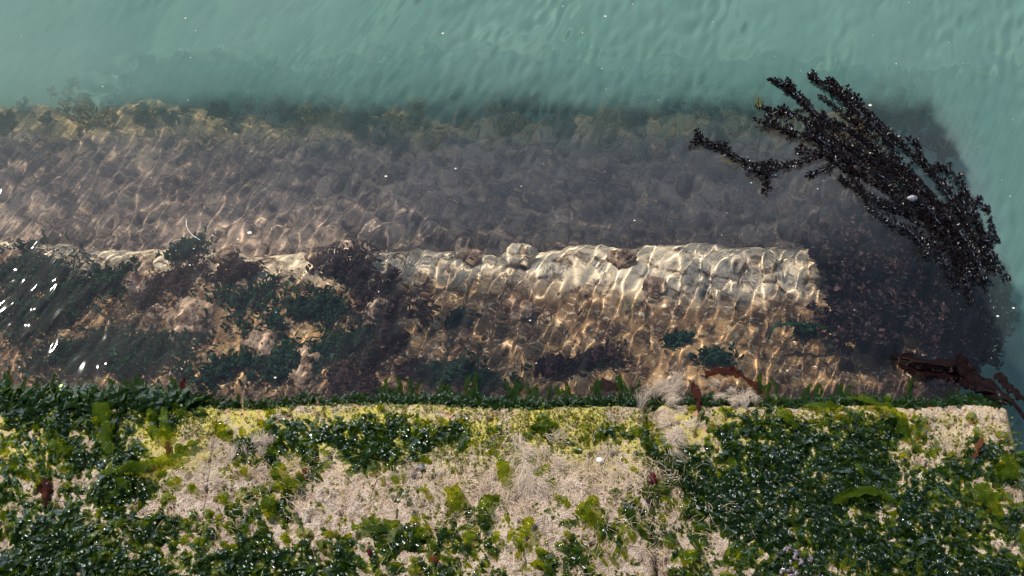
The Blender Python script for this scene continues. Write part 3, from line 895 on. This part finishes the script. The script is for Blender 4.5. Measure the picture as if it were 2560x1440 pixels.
small('white_shell', 1499, 1152, 0.007, 0.005, 0.004, 'shell', 'small white broken shell on tan hair right of centre', 'shell', 3)
small('dark_pebble', 1053, 1168, 0.0055, 0.007, 0.006, 'pebble', 'small dark blue grey pebble on bare stone near the centre', 'pebble', 4)
e = empty('mussel_clump', g1(1985, 1412), 'cluster of small glossy purple grey mussels in the carpet at lower right', 'mussels')
r = np.random.default_rng(8)
for k in range(34):
    c = g1(1985 + r.normal(0, 26), 1412 + r.normal(0, 17), 0.002)
    V, F = lump((0, 0, 0), 0.0065, 0.0035, 0.004, 200 + k, 0.1, 10, 14)
    a = r.uniform(0, 6.28)
    V = np.stack([V[:, 0] * math.cos(a) - V[:, 1] * math.sin(a), V[:, 0] * math.sin(a) + V[:, 1] * math.cos(a), V[:, 2]], -1) + c
    mk('mussel', V, F, M['mussel'], e)
pts = [g1(945, 1205, 0.012), g1(932, 1235, 0.008), g1(925, 1265, 0.003)]
V, F = ribbon(pts, 0.0014, 5, 0.05, prof=lambda s: 1 + 0 * s)
o = mk('red_twig', V - pts[0], F, M['brown']); o.location = [float(q) for q in pts[0]]
tag(o, 'thin dark red stalk lying on tan hair left of centre', 'twig')

# ---------------------------------------------------------------- sunken weed and stones on the middle step
def sunk(name, u0, v0, rx, ry, mat, lab, seed, z=-0.155, n=4, lift=0.035, cat='seaweed', group=None):
    r = np.random.default_rng(seed)
    c = at(u0, v0, z); sx = rx / FPX * 2.35; sy = ry / FPX * 2.35 / 0.8
    t = empty(name, (c[0], c[1], z - 0.015), lab, cat, group)
    for k in range(n):
        q = c + np.array([r.normal(0, 0.62) * sx, r.normal(0, 0.5) * sy, r.uniform(-0.012, 0.012)]) * (1 if k else 0)
        f = 1.0 if k == 0 else r.uniform(0.45, 0.7)
        m = int(np.clip(420 * rx * ry / 4000, 60, 900))
        g1_, g2_ = r.normal(0, 0.50, m), r.normal(0, 0.36, m)
        ax, ay = r.uniform(0.8, 1.3), r.uniform(0.7, 1.1)
        Q = q + np.stack([(g1_ * ax * 0.9 + g2_ * 0.55) * sx, (g2_ * ay + g1_ * 0.22) * sy, r.uniform(-0.014, 0.012, m)], -1)
        Q = Q[(fbm(Q[:, 0], Q[:, 1], 30, 3, 900 + seed) + r.normal(0, 0.10, m)) > -0.13]
        m = len(Q)
        V, F = blades(Q, r.normal(0.9, 0.9, m), r.uniform(0.006, 0.022, m), r.uniform(0.002, 0.007, m), r.uniform(0.2, 1, m) * lift * 0.4, r, 6, 3, 0.10, 0.3, 0.3)
        mk('frond', V, F, M[mat], t)
    return t


SG = 'dark green fronds sunk on the middle step'
for k, (a, b, rx, ry, lab) in enumerate([
    (205, 715, 110, 80, 'large dark teal frond mass under water, upper left of the middle step'),
    (60, 660, 55, 40, 'sunken olive green frond scraps beside the sunlit rim at far left'),
    (455, 630, 45, 35, 'small round dark green frond sunk right at the sunlit rim'),
    (740, 780, 135, 62, 'large dark green frond sunk left of the sunny brown field, rippled by waves'),
    (620, 925, 190, 56, 'widest dark teal frond sheet sunk in front of the bare nosing'),
    (320, 880, 130, 62, 'dark teal fronds sunk behind the left waterline tufts'),
    (10, 780, 40, 40, 'dark green frond cut by the left picture edge under water'),
    (1110, 935, 70, 34, 'blue green sheet sunk behind the spiky tuft'),
    (1145, 795, 22, 12, 'small green frond scrap on the sunny brown field'),
    (1820, 905, 44, 20, 'dark green frond patch sunk behind the brown ribbon weed'),
    (2010, 830, 30, 12, 'curled green frond on the edge of the dark weed at right'),
    (1700, 850, 26, 10, 'faint olive frond patch left of the dark green patch, under water'),
]):
    sunk('sunken_frond', a, b, rx, ry, 'ulva_sunk', lab, 30 + k, group=SG)
for k, (a, b, rx, ry, lab) in enumerate([
    (880, 930, 75, 50, 'dark purple weed sunk behind the bare nosing beside the teal sheet'),
    (1480, 900, 50, 24, 'dark purple weed lump behind the middle tufts, under water'),
    (1380, 925, 50, 18, 'purple brown weed under the straight brown ledge strip'),
    (850, 680, 75, 42, 'dark purple brown weed between the two sunlit stretches of rim'),
    (560, 690, 55, 28, 'brown purple weed patch left of the rim gap under water'),
    (980, 800, 60, 70, 'dark weed strip at the left edge of the sunny brown field'),
    (420, 730, 60, 40, 'dim brown weed left of the rounded pale stones, under water'),
]):
    sunk('purple_weed', a, b, rx, ry, 'purple', lab, 60 + k)

for k, (a, b, rx, ry, rz, lab) in enumerate([
    (470, 812, 62, 52, .030, 'large round encrusted stone under water left of centre'),
    (655, 862, 48, 36, .024, 'pale round stone between two dark fronds under water'),
    (765, 912, 42, 50, .026, 'egg shaped encrusted stone nearest the bare nosing'),
    (345, 700, 50, 55, .020, 'flat pale stone under water below the left sunlit rim'),
    (600, 725, 26, 22, .016, 'small pale stone lit by the sun above the large round stone'),
    (395, 785, 26, 20, .014, 'small wedge stone left of the large round stone'),
    (30, 648, 40, 26, .024, 'bright lump on the rim at far left under water'),
    (570, 640, 32, 22, .022, 'bright knobbly lump on the sunlit rim left of centre'),
    (790, 640, 26, 20, .020, 'bright round lump on the rim at the gap left of centre'),
    (940, 770, 40, 34, .024, 'brown domed stone at the left of the sunny brown field'),
    (1300, 640, 44, 28, .024, 'large cream lump on the sunlit rim near the centre'),
    (1560, 645, 40, 30, .024, 'domed lump breaking the sunlit rim right of centre'),
    (1310, 780, 40, 30, .018, 'flat pinkish stone in the sunny brown field'),
    (1180, 640, 30, 22, .016, 'small bright lump under the rim, on the sunny brown field'),
    (1930, 665, 34, 40, .020, 'cream lump at the right end of the sunlit rim'),
    (1640, 720, 30, 24, .014, 'low round stone in the right part of the sunny field'),
]):
    c = at(a, b, -0.165)
    V, F = lump((0, 0, 0), rx / FPX * 2.35, ry / FPX * 2.35 / .8, rz, 80 + k, 0.3)
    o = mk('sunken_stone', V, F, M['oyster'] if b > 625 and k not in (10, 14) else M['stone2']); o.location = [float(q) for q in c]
    tag(o, lab, 'stone', 'rounded stones on the middle step')

# thin green strand curling under water, thin brown straw on the lower step
for name, pts, w, mat, lab in (
    ('green_strand', [(1920, 850, -.10), (1945, 818, -.09), (2000, 808, -.08), (2060, 815, -.09), (2090, 840, -.1)], .007, 'ulva_sunk', 'thin curling green strand at the edge of the dark weed, under water'),
    ('green_strand', [(775, 832, -.05), (810, 822, -.04), (835, 836, -.05), (865, 822, -.05)], .0035, 'ulva_bright', 'squiggly bright green thread right of the rippled dark frond'),
    ('floating_straw', [(465, 545, .002), (468, 570, .003), (482, 588, .002), (500, 600, .002)], .0014, 'speck', 'pale crooked straw floating above the rim left of centre'),
):
    W = [at(*q) for q in pts]
    V, F = ribbon(W, w, 77, 0.3, prof=lambda s: 0.7 + 0.3 * np.sin(3 * s))
    o = mk(name, V - W[0], F, M[mat]); o.location = [float(q) for q in W[0]]
    tag(o, lab, 'seaweed' if 'green' in name else 'straw')

# ---------------------------------------------------------------- the black wrack
e = empty('black_wrack', at(2490, 880, -0.12), 'big branching black wrack plume floating at the surface at the right', 'seaweed')
BR = [
    ([(2082, 205), (2130, 250), (2190, 300), (2260, 365), (2330, 430), (2400, 500), (2450, 580), (2480, 690), (2500, 790), (2490, 880)], 0.014, 0, 1.3),
    ([(2022, 190), (2060, 215), (2110, 245), (2170, 300), (2240, 370)], 0.011, 0, 1),
    ([(1925, 198), (1970, 222), (2010, 262), (2080, 320), (2150, 380), (2230, 440)], 0.012, 0, 1.2),
    ([(2070, 195), (2110, 240), (2150, 300), (2200, 360)], 0.010, 0, 1),
    ([(1968, 200), (1985, 225), (2015, 262)], 0.009, 0, 1),
    ([(1895, 262), (1935, 278), (1985, 290), (2050, 320), (2120, 370)], 0.010, 0, 1.1),
    ([(1888, 298), (1940, 318), (1990, 335), (2050, 350), (2130, 400), (2220, 450)], 0.013, 0, 1.2),
    ([(1738, 346), (1780, 360), (1830, 388), (1880, 412), (1940, 418), (2000, 405), (2060, 388), (2130, 400), (2200, 430)], 0.014, 0, 1.3),
    ([(1922, 465), (1905, 440), (1880, 418), (1850, 398)], 0.010, 0, 1),
    ([(1862, 420), (1890, 425), (1930, 430)], 0.012, 0, 1),
    ([(2020, 445), (2050, 428), (2090, 412), (2140, 405)], 0.008, 0, 1),
    ([(1990, 378), (2020, 380), (2060, 385)], 0.008, 0, 1),
    ([(2100, 445), (2140, 470), (2200, 505), (2270, 530), (2350, 545)], 0.013, -.004, 1.2),
    ([(2150, 490), (2210, 520), (2280, 560), (2350, 600), (2420, 640)], 0.014, -.010, 1.2),
    ([(2290, 352), (2305, 395), (2345, 450), (2400, 530)], 0.010, 0, 1.1),
    ([(2340, 410), (2390, 450), (2430, 510), (2455, 590)], 0.011, -.002, 1.1),
    ([(2460, 512), (2472, 550), (2482, 590), (2475, 640)], 0.006, -.004, .9),
    ([(2080, 300), (2150, 345), (2220, 410), (2290, 480), (2350, 560)], 0.016, 0, 1.5),
    ([(2040, 330), (2120, 370), (2200, 420), (2280, 500), (2340, 580)], 0.016, 0, 1.5),
    ([(2110, 420), (2190, 455), (2270, 510), (2350, 570), (2420, 660)], 0.018, -.004, 1.5),
    ([(2130, 330), (2200, 380), (2270, 440), (2350, 520), (2420, 610), (2460, 700)], 0.018, 0, 1.5),
    ([(2200, 470), (2270, 530), (2340, 600), (2400, 680), (2450, 770)], 0.020, -.02, 1.5),
    ([(2230, 400), (2300, 470), (2370, 550), (2430, 640), (2470, 760)], 0.020, -.006, 1.5),
    ([(2260, 560), (2330, 610), (2390, 690), (2440, 800), (2470, 880)], 0.022, -.04, 1.5),
    ([(2270, 640), (2340, 660), (2410, 720), (2460, 820)], 0.016, -.05, 1.2),
    ([(2510, 640), (2520, 700), (2515, 780), (2500, 860)], 0.014, -.06, 1.2),
    ([(2000, 235), (2030, 275), (2080, 330)], 0.010, 0, 1),
    ([(2050, 240), (2090, 270), (2140, 320)], 0.011, 0, 1),
]
_r = np.random.default_rng(44)
OUT, INN = np.array(BR[0][0], float), np.array([(2000, 330), (2040, 380), (2090, 425), (2140, 470), (2200, 520), (2270, 580), (2330, 640), (2380, 730), (2420, 820), (2450, 890)], float)
for k in range(21):                                             # the packed inner branches
    i0 = _r.integers(0, 7); m = int(_r.integers(3, 5)); w = _r.uniform(0.02, 0.98)
    pts = [tuple(INN[j] * (w + .05 * (j - i0)) + OUT[j] * (1 - w - .05 * (j - i0)) + _r.normal(0, 6, 2)) for j in range(i0, min(10, i0 + m))]
    BR.append((pts, _r.uniform(0.010, 0.016), -0.004 * _r.integers(0, 3), 1.1))
for pts, rad, z0, dn in list(BR[:12]) + list(BR[14:17]):      # side twigs that make the plume feathery
    C = smooth_path([(a, b, 0) for a, b in pts], 40)[:, :2]
    ln = np.sum(np.linalg.norm(np.diff(C, axis=0), axis=1))
    for q in range(int(ln / 42)):
        i0 = int(_r.integers(2, 34)); d = C[i0] - C[i0 + 3]; d /= np.linalg.norm(d) + 1e-9
        an = _r.choice([-1, 1]) * _r.uniform(0.45, 0.9); l = _r.uniform(14, 36)
        e2 = C[i0] + l * np.array([d[0] * math.cos(an) - d[1] * math.sin(an), d[0] * math.sin(an) + d[1] * math.cos(an)])
        BR.append(([tuple(e2), tuple((C[i0] + e2) / 2 + _r.normal(0, 3, 2)), tuple(C[i0])], 0.006, z0, 0.9))
for q in range(16):                                             # strands bending down into the sunken part
    a0 = _r.uniform(2330, 2470); b0 = _r.uniform(520, 640); a1 = min(2535, a0 + _r.uniform(20, 90)); b1 = b0 + _r.uniform(160, 330)
    BR.append(([(a0, b0), (a0 + (a1 - a0) * .7, b0 + (b1 - b0) * .4), (a1, b0 + (b1 - b0) * .75), (a1 - 10, b1)], 0.009, -.004, 1.0))
for k, (pts, rad, z0, dn) in enumerate(BR):
    m = len(pts)
    W = []
    for i, (a, b) in enumerate(pts):
        depth = -0.085 * max(0.0, (b - 560 - 25 * (k % 7)) / 280) ** 1.2
        z = z0 + 0.007 + 0.004 * math.sin(2.3 * k) + depth
        W.append(at(a, b, max(z, 0.0) if z > -0.003 else z))
    V, F = leafy(W, rad * (0.72 if k < 17 else 0.88), 300 + k, dn * 1.1, 0.0080)
    mk('branch', V, F, M['wrack'], e, smooth=False)
for k, pts in enumerate(([(1893, 232), (1890, 250), (1897, 270)], [(1905, 240), (1900, 258), (1902, 270)], [(1800, 395), (1820, 405), (1850, 412)])):
    W = [at(a, b, 0.008) for a, b in pts]
    V, F = ribbon(W, 0.003, 88 + k, 0.3)
    mk('strand', V, F, M['strand'], e)
c = at(2282, 496, 0.012)
V, F = lump((0, 0, 0), 0.011, 0.007, 0.006, 12, 0.15)
o = mk('grey_shell', V, F, M['greyshell']); o.location = [float(q) for q in c]
tag(o, 'grey oval shell caught in the black wrack plume', 'shell')


def mound(name, poly, zlo, zhi, count, rad, mat, lab, seed, leaf=0.012, mean=R(120), length=0.10, dens=0.8, cat='seaweed', group=None):
    """a bushy sunken clump: short leafy branches rooted inside the given area"""
    r = np.random.default_rng(seed)
    c = np.mean([at(a, b, zlo) for a, b, *_ in poly], 0)
    t = empty(name, c, lab, cat, group)
    for k in range(count):
        a, b, ra = poly[r.integers(len(poly))]
        p0 = at(a + r.normal(0, ra * .5), b + r.normal(0, ra * .4), zlo + 0.01)
        an = mean + r.normal(0, 0.7); l = length * r.uniform(0.5, 1.2)
        zt = r.uniform(zlo + 0.02, zhi)
        p2 = p0 + np.array([math.cos(an) * l, math.sin(an) * l, zt - p0[2]])
        p1 = (p0 + p2) / 2 + np.array([r.normal(0, .012), r.normal(0, .012), 0.015])
        V, F = leafy([p2, p1, p0], rad, seed * 31 + k, dens, leaf)
        mk('branch', V, F, M[mat], t, smooth=False)
    return t


mound('sunken_wrack', [(2230, 720, 70), (2330, 780, 90), (2200, 850, 90), (2420, 840, 80), (2380, 920, 70), (2130, 700, 40), (2150, 800, 60), (2270, 650, 50)], -0.165, -0.03, 130, 0.020, 'wrack_sunk',
      'dark mass of wrack sunk on the right end of the middle step', 41, 0.014)
mound('sunken_wrack', [(2190, 320, 40), (2240, 340, 40), (2300, 370, 40), (2340, 400, 30)], -0.345, -0.24, 26, 0.018, 'wrack_sunk',
      'hazy dark weed cloud off the right end of the lowest step, behind the plume', 42, 0.014, R(50), 0.085)
LE = 'hazy weed clumps along the far edge of the lowest step'
for k, (a, b, ra, n, mt, lab) in enumerate([
    (1310, 250, 40, 9, 'wrack_sunk', 'hazy rounded dark clump standing up past the lowest edge near centre'),
    (1190, 260, 50, 8, 'murkweed', 'hazy green clump left of the rounded dark clump at the lowest edge'),
    (1440, 290, 45, 10, 'murkweed', 'hazy blue green clump in the gap of the lowest edge'),
    (1610, 265, 50, 8, 'wrack_sunk', 'low hazy clump behind the pale block on the lowest edge'),
    (1780, 260, 70, 10, 'wrack_sunk', 'broad hazy clump at the lowest edge left of the plume tips'),
    (1880, 250, 50, 8, 'wrack_sunk', 'hazy tall clump right behind the plume tips'),
    (690, 270, 35, 7, 'wrack_sunk', 'hazy grey peak of weed on the lowest edge left of centre'),
    (560, 280, 40, 6, 'murkweed', 'small hazy clump left of the grey peak on the lowest edge'),
    (870, 285, 40, 6, 'murkweed', 'hazy dark notch of weed right of the grey peak'),
    (420, 290, 40, 6, 'murkweed', 'hazy weed streaks above the sun glint on the lowest edge'),
    (60, 275, 50, 7, 'wrack_sunk', 'hazy purple weed on the lowest edge at far left'),
    (1010, 330, 60, 7, 'murkweed', 'green tinted weed on the lowest tread left of centre'),
    (150, 275, 60, 7, 'goldweed', 'golden tufts on the lowest edge right of the far left purple weed'),
    (280, 280, 60, 7, 'goldweed', 'golden tufts on the lowest edge above and left of the sun glint'),
    (800, 285, 45, 7, 'goldweed', 'golden tuft peak between grey peak and dark notch on the lowest edge'),
    (1050, 280, 60, 8, 'goldweed', 'broad golden flat topped tuft on the lowest edge left of centre'),
    (1230, 285, 40, 6, 'goldweed', 'golden fingers below the rounded dark clump on the lowest edge'),
    (1540, 290, 50, 7, 'goldweed', 'pale golden block of weed right of the blue green gap'),
]):
    mound('edge_weed', [(a - ra * .9, b + 22, ra), (a, b + 18, ra), (a + ra * .9, b + 24, ra)], -0.355, -0.328, int(n * 1.2), 0.012, 'murkweed' if mt == 'wrack_sunk' and k % 3 else mt, lab, 430 + k, 0.013, R(90), 0.035, 0.7, group=LE)

# ---------------------------------------------------------------- specks drifting on the water
r = np.random.default_rng(99)
n = 230
X, Y = r.uniform(-1.4, 1.4, n), r.uniform(0.03, 1.5, n)
P = np.stack([X, Y, wave_z(X, Y) + 0.0006], -1)
sz = r.exponential(0.0007, n) + 0.0005
a = r.uniform(0, 6.28, (n, 4)); q = np.linspace(0, 2 * np.pi, 4, endpoint=False)[None] + a[:, :1]
V = P[:, None] + np.stack([np.cos(q) * sz[:, None] * r.uniform(.5, 1.5, (n, 1)), np.sin(q) * sz[:, None], 0 * q], -1)
tag(mk('floating_specks', V.reshape(-1, 3), np.arange(n * 4).reshape(n, 4), M['speck'], smooth=False), 'tiny pale specks drifting on the water surface', 'debris', None, 'stuff')
